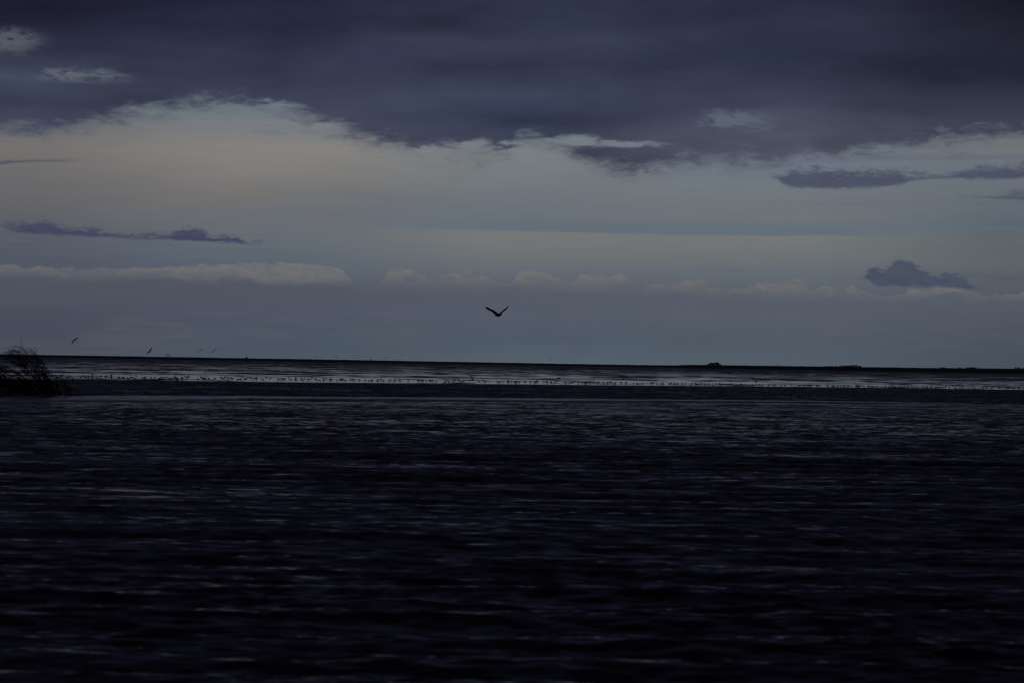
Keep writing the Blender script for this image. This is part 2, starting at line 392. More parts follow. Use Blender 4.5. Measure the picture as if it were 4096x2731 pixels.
# ---- mudflat
colM = np.concatenate([np.linspace(-1.25, -.2, 30)[:-1], np.linspace(-.2, .2, 500), np.linspace(.2, 1.25, 30)[1:]])
t_ = np.concatenate([np.linspace(-8, 0, 6)[:-1], np.linspace(0, 60, 60)[:-1], 60*np.exp(np.linspace(0, math.log(9000/60), 110))])
AA, TT = np.meshgrid(colM, t_); RR = np.interp(AA, wa, wr)+TT; XX = np.sin(AA)*RR; YY = np.cos(AA)*RR
Z = np.where(TT < 0, TT*.012, .012+.03*(1-np.exp(-np.maximum(TT, 0)/30)))
nsum = np.zeros_like(XX)
for i in range(30):
    lam = math.exp(rng.uniform(math.log(4), math.log(60))); th = rng.normal(0, .6); k_ = 2*math.pi/lam
    nsum += .0011*lam**.5*np.cos(k_*math.sin(th)*XX+k_*math.cos(th)*YY+rng.uniform(0, 6.28))
Z += nsum*np.clip(TT/20, 0, 1)*np.clip(1-TT/900, .3, 1)
tag(link('mudflat', grid('mudflat', np.stack([XX, YY, Z], -1), len(t_), len(colM), M_mud)), kind='structure')
def mudz(az_, r): t = r-float(np.interp(az_, wa, wr)); return t*.012 if t < 0 else .012+.03*(1-math.exp(-t/30))

# ---- sand bar just awash
colB = np.linspace(azpx(-700), azpx(3900), 500); nb = 24
V = np.zeros((nb, len(colB), 3))
for j, a in enumerate(colB):
    f_, n_ = float(np.interp(a, ba, bf)), float(np.interp(a, ba, bn))
    w1 = .7*math.sin(a*260)+.5*math.sin(a*610+1)+.3*math.sin(a*1500)
    taper = min(1, (azpx(3900)-a)/.05)
    n_ = n_+w1; f_ = f_+.4*w1
    for i in range(nb):
        s = i/(nb-1); r = n_-1+(f_-n_+2)*s
        z = -.06+(.14*min(1, s/.12, (1-s)/.12))*(.5+.5*taper)
        V[i, j] = (math.sin(a)*r, math.cos(a)*r, z)
tag(link('sandbar', grid('sandbar', V, nb, len(colB), M_bar)), kind='structure')

# ---- far salt marsh and low dyke
TOP = [(-600,1405.5),(0,1415),(700,1426),(1200,1434),(2048,1449),(2400,1455.3),(2700,1459.5),(2714,1459),(2725,1457.2),(2840,1457.2),(2880,1458.4),(3000,1459.8),(3700,1469),(4096,1473),(4700,1481)]
FR = [(-600,1415),(0,1424.5),(700,1436),(1200,1443.5),(2048,1457),(2400,1463),(2714,1469),(3000,1475),(3700,1487),(4096,1493.5),(4700,1504)]
colL = np.concatenate([np.linspace(-1.25, -.2, 20)[:-1], np.linspace(-.2, .2, 900), np.linspace(.2, 1.25, 20)[1:]])
ta = [azpx(a) for a, _ in TOP]; te = [(hor(a)-c)/FPX for a, c in TOP]
fa = [azpx(a) for a, _ in FR]; fr = [dist(a, c) for a, c in FR]
RL = 6200.
def marsh_r(a): return min(float(np.interp(a, fa, fr)), 5200.)
def ridge_z(a): return H+float(np.interp(a, ta, te))*RL
nl = 26; V = np.zeros((nl, len(colL), 3))
jit = np.convolve(rng.normal(0, 1, len(colL)+6), np.ones(4)/4, 'same')[3:-3]
for j, a in enumerate(colL):
    r0 = marsh_r(a)*(1+.02*jit[j]); zr = ridge_z(a)
    for i in range(nl):
        s = i/(nl-3)
        if i >= nl-2: V[i, j] = (math.sin(a)*(RL+(i-nl+3)*3500), math.cos(a)*(RL+(i-nl+3)*3500), zr-2-(i-nl+3)*1.0); continue
        r = r0+(RL-r0)*s
        z = -.3+.75*min(1, s*14)+(zr-.5)*s**2.2 if s > 0 else -.3
        V[i, j] = (math.sin(a)*r, math.cos(a)*r, z+(jit[j]*.22 if s > .9 else 0))
tag(link('salt_marsh', grid('salt_marsh', V, nl, len(colL), M_marsh)), kind='structure')

# ------------------------------------------------------------------ far trees and thickets on the marsh ridge
def crown_mesh(w, h, seed, d=None):
    rr = random.Random(seed); b_ = MB()
    nblob = 7
    C = [(rr.uniform(-.32, .32)*w, rr.uniform(-.3, .3)*w, h*rr.uniform(.35, .78), rr.uniform(.2, .32)) for _ in range(nblob)]
    for i in range(260):
        cx, cy, cz, q = rr.choice(C); th = rr.uniform(0, 6.28); ph = math.acos(rr.uniform(-1, 1)); k_ = rr.uniform(.6, 1)
        p = Vector((cx+math.sin(ph)*math.cos(th)*q*w*k_, cy+math.sin(ph)*math.sin(th)*q*w*k_, max(.1, cz+math.cos(ph)*q*h*k_)))
        s = .17*min(w, h)*rr.uniform(.7, 1.5)
        a = Vector((rr.gauss(0, 1), rr.gauss(0, 1), rr.gauss(0, 1))).normalized(); c = a.orthogonal().normalized(); e_ = a.cross(c)
        i0 = len(b_.V); b_.V += [p+c*s, p+e_*s*.8, p-c*s, p-e_*s*.8]; b_.face((i0, i0+1, i0+2, i0+3))
    return b_.mesh('crown', M_leaf, False)
def trunk_mesh(h, w):
    b_ = MB(); b_.loft([(0, 0, -.6), (.05*w, 0, h*.3), (0, .03*w, h*.6)], [.05*w, .035*w, .012*w], 6)
    b_.loft([(.03*w, 0, h*.2), (.2*w, .05*w, h*.5)], [.025*w, .008*w], 5); b_.loft([(.03*w, 0, h*.25), (-.2*w, -.05*w, h*.55)], [.025*w, .008*w], 5)
    return b_.mesh('trunk', M_bark)
def tree(px_, wpx, hpx, label, group, name='tree', cat='tree', r=6000.):
    a = azpx(px_); s = r/FPX
    zb = ridge_z(a)-.9
    t = tag(empty(name, (math.sin(a)*r, math.cos(a)*r, zb)), label, cat, group)
    link('trunk', trunk_mesh(hpx*s+.9, wpx*s), t); link('crown', crown_mesh(wpx*s*1.15, hpx*s+.9, int(px_)), t)
G1 = 'trees of the small wood on the horizon'
for x_, w_, h_, l_ in ((2835,11,5,'low pale bush at the left foot of the small wood'),(2846,11,9,'leftmost tall tree of the small dark wood on the horizon'),(2856,12,10,'second tall tree from the left in the small horizon wood'),(2866,12,10,'third tall tree from the left in the small horizon wood'),(2873,9,8.5,'rightmost tall tree of the small dark wood on the horizon'),(2880,9,4,'low bush at the right foot of the small wood')):
    tree(x_, w_, h_, l_, G1, 'bush' if 'bush' in l_ else 'tree', 'bush' if 'bush' in l_ else 'tree')
i_ = 0
HED = [(3303,10,2),(3316,11,2.5),(3330,10,2.5),(3343,9,2.5),(3356,9,2.2),(3369,11,5),(3382,12,5),(3394,12,5.5),(3405,12,6.5),(3415,12,7),(3425,10,6),(3440,12,5.5)]
ords = ['leftmost','second','third','fourth','fifth','sixth','seventh','eighth','ninth','tenth','eleventh','last']
for (x_, w_, h_), q in zip(HED, ords):
    tree(x_, w_, h_, 'dark shrub in the long thicket on the right horizon, %s from the left' % q if q not in ('leftmost', 'last') else ('low dark shrub at the left end of the long horizon thicket' if q == 'leftmost' else 'round dark shrub at the right end of the long horizon thicket'), 'shrubs of the long thicket on the horizon', 'bush', 'bush')
for x_, w_, h_, l_ in ((3768,9,2.5,'left bush of a low pair on the horizon right of the thicket'),(3779,9,2.2,'right bush of a low pair on the horizon right of the thicket'),(3838,11,2.6,'single low bush standing between two bush groups on the right horizon'),
                       (3870,9,2.6,'leftmost bush of the four in a row near the right edge'),(3880,10,4,'second bush of the four in a row near the right edge'),(3890,10,4.4,'third bush of the four in a row near the right edge'),(3899,9,3.4,'fourth bush of the four in a row near the right edge'),
                       (4061,9,5,'round bush left of another at the far right horizon'),(4075,9,5,'pointed bush right of another at the far right horizon'),(4091,8,2.5,'low bush cut by the right edge of the picture'),(987,10,4.5,'lone squat bush on the left horizon beyond the mudflat')):
    tree(x_, w_, h_, l_, 'scattered bushes on the horizon', 'bush', 'bush')

# ------------------------------------------------------------------ the wind-bent tamarisk at the left
bb = on(150, 1584, 0); BD = math.hypot(bb.x, bb.y); S = BD/FPX
ax = Vector((math.cos(math.atan2(bb.x, bb.y)), -math.sin(math.atan2(bb.x, bb.y)), 0)); ay = Vector((-ax.y, ax.x, 0))
bush = tag(empty('tamarisk_bush', (bb.x, bb.y, -.05)), 'bare windswept bush with drooping twigs standing in the water at the left edge', 'bush')
def B3(x_, y_, dep=0.): return ax*((x_-150)*S)+ay*dep+Vector((0, 0, (1584-y_)*S+.05))
rb = random.Random(4)
def arc(p0, p1, p2, n):
    out = []
    for i in range(n):
        t = i/(n-1); out.append(p0*(1-t)**2+p1*2*t*(1-t)+p2*t*t)
    return out
stems = [  # (base x, ctrl x,y, tip x,y)
 (235,150,1440,78,1386),(225,190,1420,120,1402),(240,165,1450,128,1405),(215,80,1395,20,1412),(200,120,1380,48,1408),(228,180,1470,178,1455),
 (190,60,1400,-30,1450),(170,40,1420,-60,1480),(150,60,1420,-20,1500),(140,20,1440,-90,1540),(210,100,1440,5,1430),(200,140,1420,150,1440),
 (160,90,1450,-10,1470),(130,70,1470,-40,1530),(120,50,1490,-60,1560),(180,110,1480,20,1550),(240,205,1480,175,1500),(250,235,1500,200,1490),
 (245,262,1540,264,1527),(238,230,1520,252,1513),(110,10,1500,-80,1575),(160,120,1440,80,1430),(100,0,1440,-120,1470),(70,-20,1420,-130,1480),(40,-60,1450,-150,1520),(20,-40,1490,-140,1560),
 (230,215,1500,185,1530),(205,150,1500,100,1545),(175,90,1500,30,1570),(60,20,1400,-50,1440),(250,300,1560,345,1581),(240,290,1560,308,1580)]
twm = MB()
def shoot(p, d, L, r0, droop, n=5):
    pts = [p]; q = p.copy(); d = d.normalized()
    for i in range(n):
        d = (d+Vector((rb.gauss(0, .08), rb.gauss(0, .08), -droop+rb.gauss(0, .05)))).normalized(); q = q+d*(L/n); pts.append(q.copy())
    twm.loft(pts, [r0*(1-.75*i/n) for i in range(n+1)], 3)
    return pts
stems += [(a+rb.uniform(-14, 14), c+rb.uniform(-25, 25), d+rb.uniform(5, 45), e_+rb.uniform(-35, 30), min(1575, f_+rb.uniform(8, 60))) for a, c, d, e_, f_ in stems[:30]]
for (bx, cx, cy, tx, ty) in stems:
    dep = rb.uniform(-1.2, 1.2)
    bx -= 16; cx -= 10; tx -= 8 if tx > 150 else 0
    p0 = B3(bx+rb.uniform(-12, 12), 1588, dep*.35); p1 = B3(cx, cy, dep*.8); p2 = B3(tx, ty, dep)
    pts = arc(p0, p1, p2, 9)
    for i in range(1, 8): pts[i] = pts[i]+Vector((rb.gauss(0, .03), rb.gauss(0, .03), rb.gauss(0, .03)))
    sb = MB(); r0 = rb.uniform(.017, .028); sb.loft(pts, [r0*(1-.6*i/8) for i in range(9)], 5)
    link('branch', sb.mesh('branch', M_twig), bush)
    for k_ in range(rb.randint(24, 32) if ty < 1560 or bx < 230 else 3):
        t = rb.uniform(.12, 1); i = min(7, int(t*8)); p = pts[i].lerp(pts[i+1], t*8-i)
        tang = (pts[i+1]-pts[i]).normalized()
        side = Vector((rb.gauss(-.35 if bx < 230 else 0., .6), rb.gauss(0, .5), rb.gauss(.05, .4)))
        sp_ = shoot(p, tang*1.3+side*.8, rb.uniform(.35, .95), rb.uniform(.006, .011), rb.uniform(.10, .24))
        for q_ in range(rb.randint(2, 5)):
            j = rb.randint(1, 4)
            shoot(sp_[j], (sp_[j+1]-sp_[j]).normalized()+Vector((rb.gauss(-.2, .5), rb.gauss(0, .4), rb.gauss(-.15, .35))), rb.uniform(.12, .38), .005, rb.uniform(.1, .3), 3)
for k_ in range(380):                                   # tangle at the foot
    x_ = rb.triangular(-160, 220, 170); p = B3(x_, 1586-rb.random()*rb.random()*(130 if 60 < x_ < 240 else 60), rb.uniform(-.9, .9))
    shoot(p, Vector((rb.gauss(-.3, .8), rb.gauss(0, .5), rb.gauss(.25, .5))), rb.uniform(.25, .7), rb.uniform(.004, .009), rb.uniform(.05, .25))
tag(link('twig', twm.mesh('twig', M_twig, False), bush), kind='stuff')

# ------------------------------------------------------------------ waders
def wader(kind):
    b_ = MB()
    if kind == 'feeding':
        b_.loft([(-.085,0,.115),(-.06,0,.118),(-.02,0,.115),(.03,0,.10),(.06,0,.082),(.078,0,.062)], [.006,.024,.050,.046,.026,.015], 8)
        b_.loft([(.074,0,.070),(.085,0,.054),(.094,0,.042)], [.012,.016,.007], 6); b_.loft([(.092,0,.045),(.108,0,.004)], [.004,.0015], 4)
    elif kind == 'upright':
        b_.loft([(-.075,0,.085),(-.05,0,.098),(-.01,0,.115),(.03,0,.132),(.048,0,.152),(.052,0,.168)], [.006,.025,.050,.040,.020,.014], 8)
        b_.loft([(.043,0,.165),(.056,0,.178),(.070,0,.176)], [.012,.017,.008], 6); b_.loft([(.068,0,.176),(.105,0,.168)], [.004,.0015], 4)
    elif kind == 'resting':
        b_.loft([(-.08,0,.075),(-.05,0,.085),(-.01,0,.09),(.03,0,.09),(.055,0,.10),(.06,0,.115)], [.006,.028,.054,.046,.024,.012], 8)
        b_.loft([(.03,0,.12),(.048,0,.126),(.062,0,.122)], [.012,.019,.009], 6); b_.loft([(.055,0,.12),(-.005,.02,.118)], [.004,.002], 4)
    else:
        b_.loft([(-.085,0,.10),(-.06,0,.106),(-.02,0,.112),(.03,0,.112),(.056,0,.118),(.070,0,.125)], [.006,.024,.050,.044,.021,.014], 8)
        b_.loft([(.06,0,.125),(.076,0,.134),(.090,0,.130)], [.012,.016,.008], 6); b_.loft([(.088,0,.130),(.124,0,.112)], [.004,.0015], 4)
    for s in (-1, 1):
        b_.blade([(.03, s*.03, .10), (-.10, s*.012, .102)], [(.02, s*.036, .085), (-.09, s*.012, .096)], .004)
        b_.loft([(.0, s*.014, .085), (-.006, s*.014, .045), (.002, s*.014, -.02)], [.004, .003, .003], 4, 1)
        b_.loft([(.0, s*.014, -.003), (.022, s*.02, -.004)], [.003, .002], 4, 1)
    return b_.mesh('wader', [M_wader, M_leg])
KINDS = ['feeding', 'feeding', 'level', 'resting', 'upright']
WM = {k_: wader(k_) for k_ in set(KINDS)}
C1 = "70,705 105,690 155,698 600,690 720,690 760,710 783,708 830,702 888,700 922,708 950,695 975,712 1085,710 1118,690 1150,705 1185,690 1188,715 1245,670 1240,700 1305,714 1355,697 1422,690 1422,710 1458,713 1498,675 1492,705 1503,716 1588,706 1606,709 1650,712 1665,717 1720,713 1757,708 1783,716 1812,719 1828,690 1915,714 1945,716 1957,705"
C2 = "15,713 65,712 120,725 135,717 160,708 185,717 220,712 260,718 290,723 320,715 338,692 345,717 357,724 375,722 428,705 430,728 473,697 500,705 515,694 645,727 685,710 708,712 720,722 735,724 755,695 785,724 873,720 952,715 973,725 1000,712 1008,706 1038,703 1087,714 1108,725 1050,732 1178,732 1212,735 1232,702 1265,718 1277,735 1295,720 1320,708 1352,722 1360,710 1395,730 1425,718 1436,728 1495,722 1523,732 1563,714 1618,718 1715,736 1732,730 1765,726 1785,725 1810,727 1865,712 1890,732 1957,712 1955,730 1962,740"
C3 = "15,592 40,605 60,588 108,598 137,598 160,580 203,592 228,604 265,608 312,592 322,606 352,590 400,596 407,608 430,600 500,608 535,600 557,592 557,606 583,600 612,612 682,597 710,600 725,603 797,608 875,617 925,612 965,606 963,616 1045,602 1040,616 1078,598 1100,598 1122,618 1195,610 1220,607 1265,616 1283,606 1330,608 1355,612 1453,622 1583,616 1607,621 1655,607 1645,620 1692,616 1703,560 1733,614 1750,604 1763,614 1788,616 1830,627 1945,627 1970,614 2003,628"
C4 = "40,488 72,478 113,480 127,480 160,495 190,480 272,476 382,486 447,482 470,487 638,493 668,497 708,492 782,482 780,495 824,493 870,495 885,505 900,497 934,501 1010,507 1080,502 1140,507 1160,488 1175,483 1175,497 1262,497 1296,494 1310,507 1352,495 1365,508 1405,510 1428,492 1545,503 1560,510 1588,505 1612,513 1630,500 1655,500 1685,492 1720,510 1735,500 1768,503 1803,513 1830,516 1880,497 1997,505"
C5 = "48,507 92,520 105,502 128,508 152,502 190,520 205,514 275,503 290,508 352,503 348,520 447,524 497,515 500,526 530,522 567,522 685,522 697,510 715,515 765,525 818,526 848,512 850,525 925,518 937,530 945,512 962,513 990,528 1000,522 1020,523 1045,530 1100,524 1142,515 1230,528 1285,522 1295,532 1335,528 1318,534 1363,519 1408,526 1440,522 1468,531 1518,535 1558,526 1603,522 1630,530 1683,533 1720,526 1732,540 1760,527 1775,539 1803,534 1850,537 1895,526 1912,538 1940,532 1945,546 1978,535"
C6 = "15,536 33,536 50,534 80,540 125,532 137,545 168,532 250,541 302,545 330,540 345,546 420,538 460,548 472,545 558,540 622,549 655,549 677,541 700,548 727,545 742,541 770,542 780,552 795,546 822,548 900,549 907,539 945,547 1035,547 1048,550 1090,558 1110,551 1133,551 1140,557 1168,554 1187,545 1217,548 1243,551 1267,545 1262,558 1287,551 1315,541 1318,553 1347,550 1375,554 1423,546 1450,546 1440,558 1455,556 1478,546 1483,561 1503,547 1528,554 1590,551 1600,558 1630,553 1643,563 1658,555"
C7 = "15,648 40,655 113,662 150,652 173,655 220,655 245,652 270,643 292,664 320,661 385,662 420,655 478,660 520,659 577,657 610,663 660,664 753,663 800,668 825,663 885,655 960,667 993,667 1033,672 1070,669 1113,658 1113,668 1175,670 1228,648 1248,675 1277,674 1312,622 1340,672 1365,612 1372,675 1390,660 1407,678 1467,615 1470,673 1520,620 1520,680 1553,658 1578,677 1648,682 1677,685 1697,677 1710,668 1742,662 1757,680 1775,662 1740,618 1787,620 1825,680 1857,675 1850,620 1920,625 1938,687 1957,620 1970,682 2005,687 2030,685 2025,622 2070,678 2092,680 2106,688 2085,625 2120,665 2172,687 2203,680 2220,628 2258,682 2280,685 2298,625 2330,682 2340,625"
BL = []
for s, x0, y0, k_ in ((C1,0,1300,3.36),(C2,600,1300,3.36),(C3,1200,1340,3.36),(C4,1800,1380,3.36),(C5,2400,1380,3.36),(C6,3000,1380,3.36),(C7,3500,1380,3.946)):
    for t in s.split(): a, c = t.split(','); BL.append((x0+float(a)/k_, y0+float(c)/k_))
rw = random.Random(8)
def foot(px_, py_):
    p = on(px_, py_, .03); a = math.atan2(p.x, p.y); r = math.hypot(p.x, p.y); z = mudz(a, r); p = on(px_, py_, z); return p, math.hypot(p.x, p.y)
items = []
for x_, y_ in BL:
    p, r = foot(x_, y_+3.4); items.append((r, p, x_, y_))
items.sort(key=lambda t: t[0])
rest = MB()
SEG = [(330,'behind the bush'),(560,'just right of the bush'),(760,'below the tilted avocet'),(1000,'below the gliding pair'),(1300,'right of the gliding pair'),(1600,'well left of the gull'),(1880,'just left of the gull'),
       (2130,'just right of the gull'),(2420,'around the larger lone wader'),(2720,'left of the small wood'),(2960,'under the small wood'),(3280,'right of the small wood'),(3560,'under the long thicket'),(3800,'right of the long thicket'),(9999,'near the right edge')]
for n_, (r, p, x_, y_) in enumerate(items):
    kd = rw.choice(KINDS); yaw = (0 if rw.random() < .55 else math.pi)+rw.gauss(0, .5); s = rw.uniform(1.45, 1.75)
    tail = {'feeding': 'probing bill down', 'level': 'standing level', 'resting': 'resting with tucked bill', 'upright': 'standing upright'}[kd]
    seg = next(t for q, t in SEG if x_ < q)
    if n_ < 296:
        o = link('wader', WM[kd], None, p); o.rotation_euler = (0, 0, yaw); o.scale = (s, s, s)
        tag(o, 'small dark wader %s at the water line %s' % (tail, seg), 'wader', 'small waders feeding along the water line')
    else:
        b0 = len(rest.V); mt_ = Matrix.Translation(p) @ Matrix.Rotation(yaw, 4, 'Z') @ Matrix.Scale(s, 4)
        me = WM[kd]; rest.V += [mt_ @ v_.co for v_ in me.vertices]
        for q in me.polygons: rest.face(tuple(b0+i for i in q.vertices), q.material_index)
tag(link('wader_flock', rest.mesh('wader_flock', [M_wader, M_leg])), 'farther small dark waders of the row along the water line at right', 'waders', kind='stuff')
def big_wader(px_, py_, s, kd, yaw, label):
    p, r = foot(px_, py_); o = link('wader', WM[kd].copy(), None, p); o.scale = (s,)*3; o.rotation_euler = (0, 0, yaw); tag(o, label, 'wader')
big_wader(2235, 1521, 2.9, 'level', math.pi, 'larger lone wader standing on the bright mud right of the raised-wing gull')
big_wader(3025, 1533, 2.5, 'upright', .4, 'tall upright wader standing behind the row under the small horizon wood')

# gulls resting far out on the flat
def gull_mesh():
    b_ = MB(); b_.loft([(-.22,0,.15),(-.15,0,.17),(-.05,0,.18),(.06,0,.19),(.12,0,.22),(.15,0,.25)], [.012,.045,.075,.068,.038,.026], 8)
    b_.loft([(.13,0,.25),(.16,0,.275),(.19,0,.27)], [.028,.034,.015], 6); b_.loft([(.19,0,.27),(.235,0,.26)], [.010,.004], 4, 1)
    for s in (-1, 1):
        b_.blade([(.05, s*.06, .20), (-.27, s*.02, .175)], [(.03, s*.07, .15), (-.2, s*.03, .15)], .008); b_.loft([(0, s*.03, .13), (0, s*.03, -.02)], [.007, .006], 4, 1)
    return b_.mesh('resting_gull', [M_dark, M_leg])
GM = gull_mesh()
far_px = []
for i in range(26): far_px.append((rw.uniform(1740, 2260), rw.gauss(0, 1.2)))
for i in range(88): far_px.append((2255+rw.betavariate(1.0, 1.7)*720, rw.gauss(0, 1.9)))
for i in range(26): far_px.append((rw.uniform(2900, 3300), rw.gauss(1, 2.2)))
for i in range(6): far_px.append((rw.uniform(270, 700), rw.gauss(-2, 1.5)))
for x_, dy_ in far_px:
    yb = (1469+(x_-2048)*.0165 if x_ > 1500 else 1447+(x_-200)*.016)+dy_+4
    p, r = foot(x_, yb); o = link('resting_gull', GM, None, p); s = rw.uniform(1.05, 1.6); o.scale = (s,)*3
    o.rotation_euler = (0, 0, (0 if rw.random() < .5 else math.pi)+rw.gauss(0, .5))
    lb = '%s dark bird resting in the far-out row on the flat %s' % ('larger' if s > 1.42 else 'medium' if s > 1.22 else 'small', next(t for q, t in SEG if x_ < q)) if x_ > 1500 else 'small dark bird alone far out on the left mudflat'
    tag(o, lb, 'bird', 'birds resting far out on the mudflat')

# ------------------------------------------------------------------ birds in the air
def frame_at(px_, py_, d):
    p = at(px_, py_, d); f = (p-Vector((0, 0, H))).normalized()
    rx = (CR @ Vector((1, 0, 0))).normalized(); up = (CR @ Vector((0, 1, 0))).normalized()
    s = (p-Vector((0, 0, H))).length/FPX
    return p, (lambda x_, y_, z_=0.: rx*(x_*s)-up*(y_*s)+f*(z_*s)), s
def flyer(px_, py_, d, L, Rr, axis, chord, label, style, name='avocet', cat='avocet', group=None, bl=9., br=1.35):
    """L/Rr: wing wrist and tip offsets (x, y, depth) from the body; axis: tail->head offset, all in photo pixels at distance d"""
    p, q, s = frame_at(px_, py_, d)
    root = tag(empty(name, p), label, cat, group)
    av = Vector(axis).normalized(); pale = style != 'dark'
    mb, mw, mt_ = (M_white, M_white, M_black) if pale else (M_dark, M_dark, M_dark)
    def P(v_): return q(v_[0], v_[1], v_[2])
    c = Vector((0, 0, 0)); b_ = MB()
    prof = [(-.55,.15),(-.35,.55),(-.1,.95),(.15,1.),(.38,.6),(.55,.42),(.68,.5),(.8,.22)]
    b_.loft([P(c+av*bl*t) for t, _ in prof], [br*k_*s for _, k_ in prof], 8); link('body', b_.mesh('body', mb), root)
    b_ = MB(); b_.loft([P(av*bl*.78), P(av*bl*.95), P(av*bl*1.12+Vector((0, -.25, 0)))], [.32*s, .2*s, .1*s], 5); link('bill', b_.mesh('bill', M_black), root)
    b_ = MB(); sd = av.cross(Vector((0, 0, 1))); sd = sd.normalized() if sd.length > .1 else Vector((1, 0, 0))
    b_.blade([P(-av*bl*.45+sd*.4), P(-av*bl*.8+sd*.9)], [P(-av*bl*.45-sd*.4), P(-av*bl*.8-sd*.9)], .25*s); link('tail', b_.mesh('tail', mb), root)
    for wr_, tp in (L, Rr):
        wr_, tp = Vector(wr_), Vector(tp); r0 = av*bl*.12
        lead = [r0, r0.lerp(wr_, .5)+av*chord*.10, wr_+av*chord*.25, wr_.lerp(tp, .45)+av*chord*.12, tp]
        wd_ = [1., 1., .85, .6, .06]
        trail = [l_-av*chord*w_ for l_, w_ in zip(lead, wd_)]
        a_ = MB(); a_.blade([P(t) for t in lead[:3]], [P(t) for t in trail[:3]], .30*s); w = link('wing', a_.mesh('wing', mw), root)
        a_ = MB(); a_.blade([P(t) for t in lead[2:]], [P(t) for t in trail[2:]], .24*s); link('wing_tip', a_.mesh('wing_tip', mt_), w)
        if style == 'pied':
            up_ = Vector((0, -.35, -.35)); a_ = MB()
            a_.blade([P(lead[0].lerp(lead[1], .4)+up_), P(lead[1]+up_), P(lead[2]+up_)], [P(lead[0].lerp(trail[0], .6)+up_), P(lead[1].lerp(trail[1], .55)+up_), P(lead[2].lerp(trail[2], .3)+up_)], .15*s)
            link('wing_band', a_.mesh('wing_band', M_black), w)
    return root
# positions read as (x, y) in the photograph, real distance 230-300 m
GA = 'avocets flying low over the left mudflat'
flyer(300,1363,262,((6,-7,-2),(17,-12,1)),((-6,3,2),(-15,13.5,-1)),(8,4,-3),6.,'pied avocet flying highest at the left, wings spread over the bush','pied',group=GA)
flyer(601,1404,262,((2,-8,-2),(10.5,-17,1)),((-7,4,2),(-16,13,-1)),(7,5,-3),6.,'pied avocet with steeply tilted wings just above the left horizon','pied',group=GA)
flyer(671,1419,270,((-7,-2,2),(-17,5,0)),((5,0,2),(10,11,0)),(-4,4,-7),5.,'pied avocet with bowed wings crossing the left horizon line','pied',group=GA)
flyer(543,1431,270,((-6,3,1),(-18,9,0)),((5,-2,1),(13,-3,0)),(-3,1,-8),4.5,'pale bird gliding low over the mud left of the bowed pair','pale',group=GA)
flyer(622,1442,270,((-7,0,1),(-14,10,0)),((6,1,1),(12,7,0)),(-2,1,-8),4.5,'pale bird with bowed wings flying lowest over the left mud','pale',group=GA)
flyer(803,1398,265,((-8,2,1),(-17,12,0)),((7,-4,1),(19,-5,0)),(3,2,-8),5.,'left one of two slender birds gliding above the left horizon','pied',group=GA)
flyer(854,1403,265,((-6,3,1),(-13,11.5,0)),((6,-6,1),(18,-6.5,0)),(-3,5,-5),5.,'right one of two slender birds gliding above the left horizon','pied',group=GA)
flyer(793,1441,275,((-6,0,1),(-16,1.5,0)),((7,-1,1),(18,-1,0)),(-4,1,-8),4.,'pale flat-winged bird skimming the mud below the gliding pair','pale',group=GA)
flyer(1892,1520,287,((-5,-14,1),(-10,-25,0)),((3,-13,-1),(8,-28,0)),(5,-1,-7),6.5,'dark gull taking off from the water line with both wings raised','dark','gull','gull',bl=10.,br=1.8)
flyer(3509,1476,420,((-3,0,2),(-8,-1.5,0)),((1,6,-2),(0,13,0)),(6,-2,-3),5.,'pale gull flying low with lowered wings over the right mudflat','pale','gull','gull',bl=9.,br=1.6)
GD = 'small dark birds flying far off above the horizon'
flyer(1571,1404.5,420,((-2,0,1),(-5.5,1,0)),((2,-1,1),(5.5,-4,0)),(-2,1,-3),2.,'dark distant bird with a level left wing, left of three above the horizon','dark','distant_bird','bird',GD,3.5,.8)
flyer(1643,1410,420,((-1.5,-.5,1),(-4,1.5,0)),((1.5,-1,1),(3.5,-3,0)),(-2,1,-3),2.2,'dark distant bird with angular wings, middle of three above the horizon','dark','distant_bird','bird',GD,3.5,.9)
flyer(1818,1410.5,420,((-2,0,1),(-3.5,2,0)),((2,-.5,1),(3.5,.5,0)),(-2,1,-3),2.,'dark distant bird with bowed wings, right of three above the horizon','dark','distant_bird','bird',GD,3.5,.8)
flyer(1484,1435,380,((-1,-1,1),(-3,-2,0)),((1,-2,1),(3,-2.5,0)),(1,4,-2),3.5,'thickset dark bird just clearing the horizon left of centre','dark','distant_bird','bird',GD,5.,1.4)
flyer(1590.5,1440,380,((-.5,-1,1),(-1,-2,0)),((.5,-2,1),(1.5,-4,0)),(0,4,-2),2.5,'narrow upright dark bird breaking the horizon line left of centre','dark','distant_bird','bird',GD,6.,1.1)
for x_, y_, l_ in ((1845,1458,'left'),(1959,1459,'right')):
    flyer(x_, y_, 800, ((-1,-2,1),(-1.5,-4,0)), ((1,-1.5,1),(2.5,2,0)), (1,3,-2), 2., 'dark bird fluttering over the distant resting row, %s of two' % l_, 'dark', 'distant_bird', 'bird', GD, 4., .9)
dots = "173.5,1374.7 315.5,1380 1070,1384.8 1126,1411 1419.6,1429.3 1428.6,1429.3 1265,1428 1345,1425.5 1538,1429 1556,1428.5 1606,1418 1731,1428.5 1799.5,1421 1654,1437 1830,1438.6 2098,1439.7 2071,1443 2138,1441.7 2202,1441.3 2301,1443 2200,1435 1893,1438 1965,1437 2680.6,1431.5 2679,1450.5 2661,1446 2510,1455 2825,1448.5 2802,1453 3588,1463 1265.5,1427.8 3109,1457.5 3688,1464"
dm_ = MB(); dm_.loft([(-.17,0,0),(-.08,0,0),(.05,0,0),(.14,0,.02),(.2,0,.01)], [.01,.05,.06,.04,.01], 6)
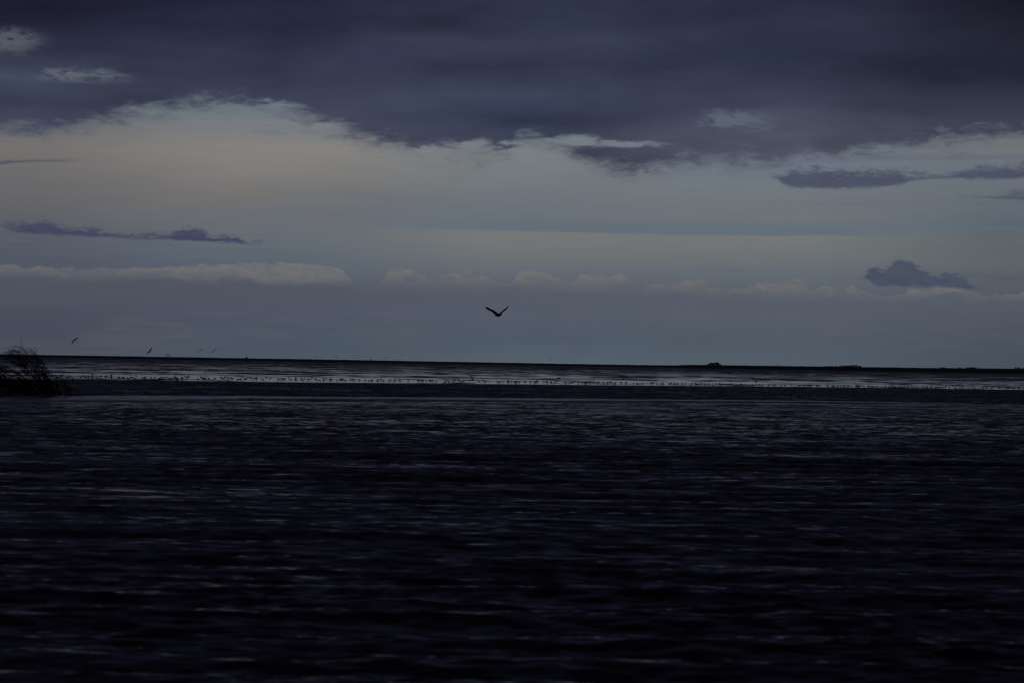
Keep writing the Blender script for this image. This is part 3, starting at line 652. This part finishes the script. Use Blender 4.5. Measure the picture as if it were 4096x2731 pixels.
for s in (-1, 1): dm_.blade([(.05,s*.04,.03),(.06,s*.22,.10),(-.03,s*.45,.06)], [(-.10,s*.04,.03),(-.08,s*.22,.10),(-.05,s*.45,.06)], .012)
DM = dm_.mesh('distant_bird', M_dark)
for t in dots.split():
    a, c = map(float, t.split(',')); d = rw.uniform(900, 1300); p = at(a, c, d)
    o = link('distant_bird', DM, None, p); s = rw.uniform(.8, 1.3)*1.15; o.scale = (s,)*3; o.rotation_euler = (rw.gauss(0, .5), rw.gauss(0, .2), rw.uniform(0, 6.28))
    tag(o, 'tiny dark %s speck of a bird in the air %s' % ('high' if c < hor(a)-22 else 'low', next(t for q, t in SEG if a < q).replace('behind', 'beside')), 'bird', 'specks of birds above the horizon')

# ---- the bird of prey
p, q, s = frame_at(1880+1220/10.69, 1180+880/10.69, 220)
def Q(x_, y_, z_=0.): return q((x_-1220)/10.69, (y_-880)/10.69, z_)
rap = tag(empty('bird_of_prey', p), 'large dark bird of prey with raised fingered wings gliding alone in mid sky', 'bird of prey')
b_ = MB(); b_.loft([Q(1085,900,-2), Q(1130,902,-1.4), Q(1175,900,-.7), Q(1230,890,0), Q(1275,880,.6), Q(1312,868,1), Q(1338,860,1.3), Q(1357,862,1.6), Q(1368,868,1.8)],
      [k_/10.69*s for k_ in (18, 34, 50, 64, 60, 40, 25, 20, 8)], 12); body = link('body', b_.mesh('body', M_dark), rap)
b_ = MB(); b_.loft([Q(1360,862,1.6), Q(1371,868,1.8), Q(1371,880,1.9)], [k_/10.69*s for k_ in (11, 8, 2)], 6); link('bill', b_.mesh('bill', M_tail), body)
b_ = MB(); b_.blade([Q(1185,885,-.5), Q(1120,886,-2.5), Q(1060,898,-5), Q(1020,902,-6)], [Q(1185,905,.8), Q(1110,912,-1), Q(1080,928,-3), Q(1045,920,-5)], .35*s)
tag(link('tail', b_.mesh('tail', M_tail), rap), 'pale wedge-shaped tail')
UL = [(1235,822),(1150,768),(1090,720),(1030,675),(960,645),(900,620),(830,590),(780,555)]
LL = [(1120,890),(1070,865),(1010,812),(930,742),(880,712),(840,698),(770,655),(700,612)]
b_ = MB(); b_.blade([Q(*a, -.5-.35*i) for i, a in enumerate(UL)], [Q(*a, 1.2+.2*i) for i, a in enumerate(LL)], .9*s); wl = link('wing', b_.mesh('wing', M_dark), rap)
for bx_, by_, tx_, ty_ in ((790,572,728,502),(770,580,655,492),(755,585,636,514),(745,592,630,543),(732,600,634,574),(722,606,662,604)):
    f_ = MB(); dx_, dy_ = tx_-bx_, ty_-by_; L_ = math.hypot(dx_, dy_); nx, ny = -dy_/L_, dx_/L_
    f_.blade([Q(bx_+nx*13, by_+ny*13, 1), Q((bx_+tx_)/2+nx*8, (by_+ty_)/2+ny*8, 1.2), Q(tx_, ty_, 1.4)], [Q(bx_-nx*13, by_-ny*13, 1), Q((bx_+tx_)/2-nx*8, (by_+ty_)/2-ny*8, 1.2), Q(tx_-nx, ty_-ny, 1.4)], .12*s)
    link('feather', f_.mesh('feather', M_black), wl)
UR = [(1235,822),(1285,775),(1330,738),(1400,682),(1480,610),(1560,560),(1610,500),(1640,462)]
LR = [(1335,862),(1352,830),(1400,768),(1460,716),(1520,675),(1590,600),(1635,550),(1644,490)]
b_ = MB(); b_.blade([Q(*a, -1.-.3*i) for i, a in enumerate(UR)], [Q(*a, 1.5-.1*i) for i, a in enumerate(LR)], .7*s); link('wing', b_.mesh('wing', M_dark), rap)
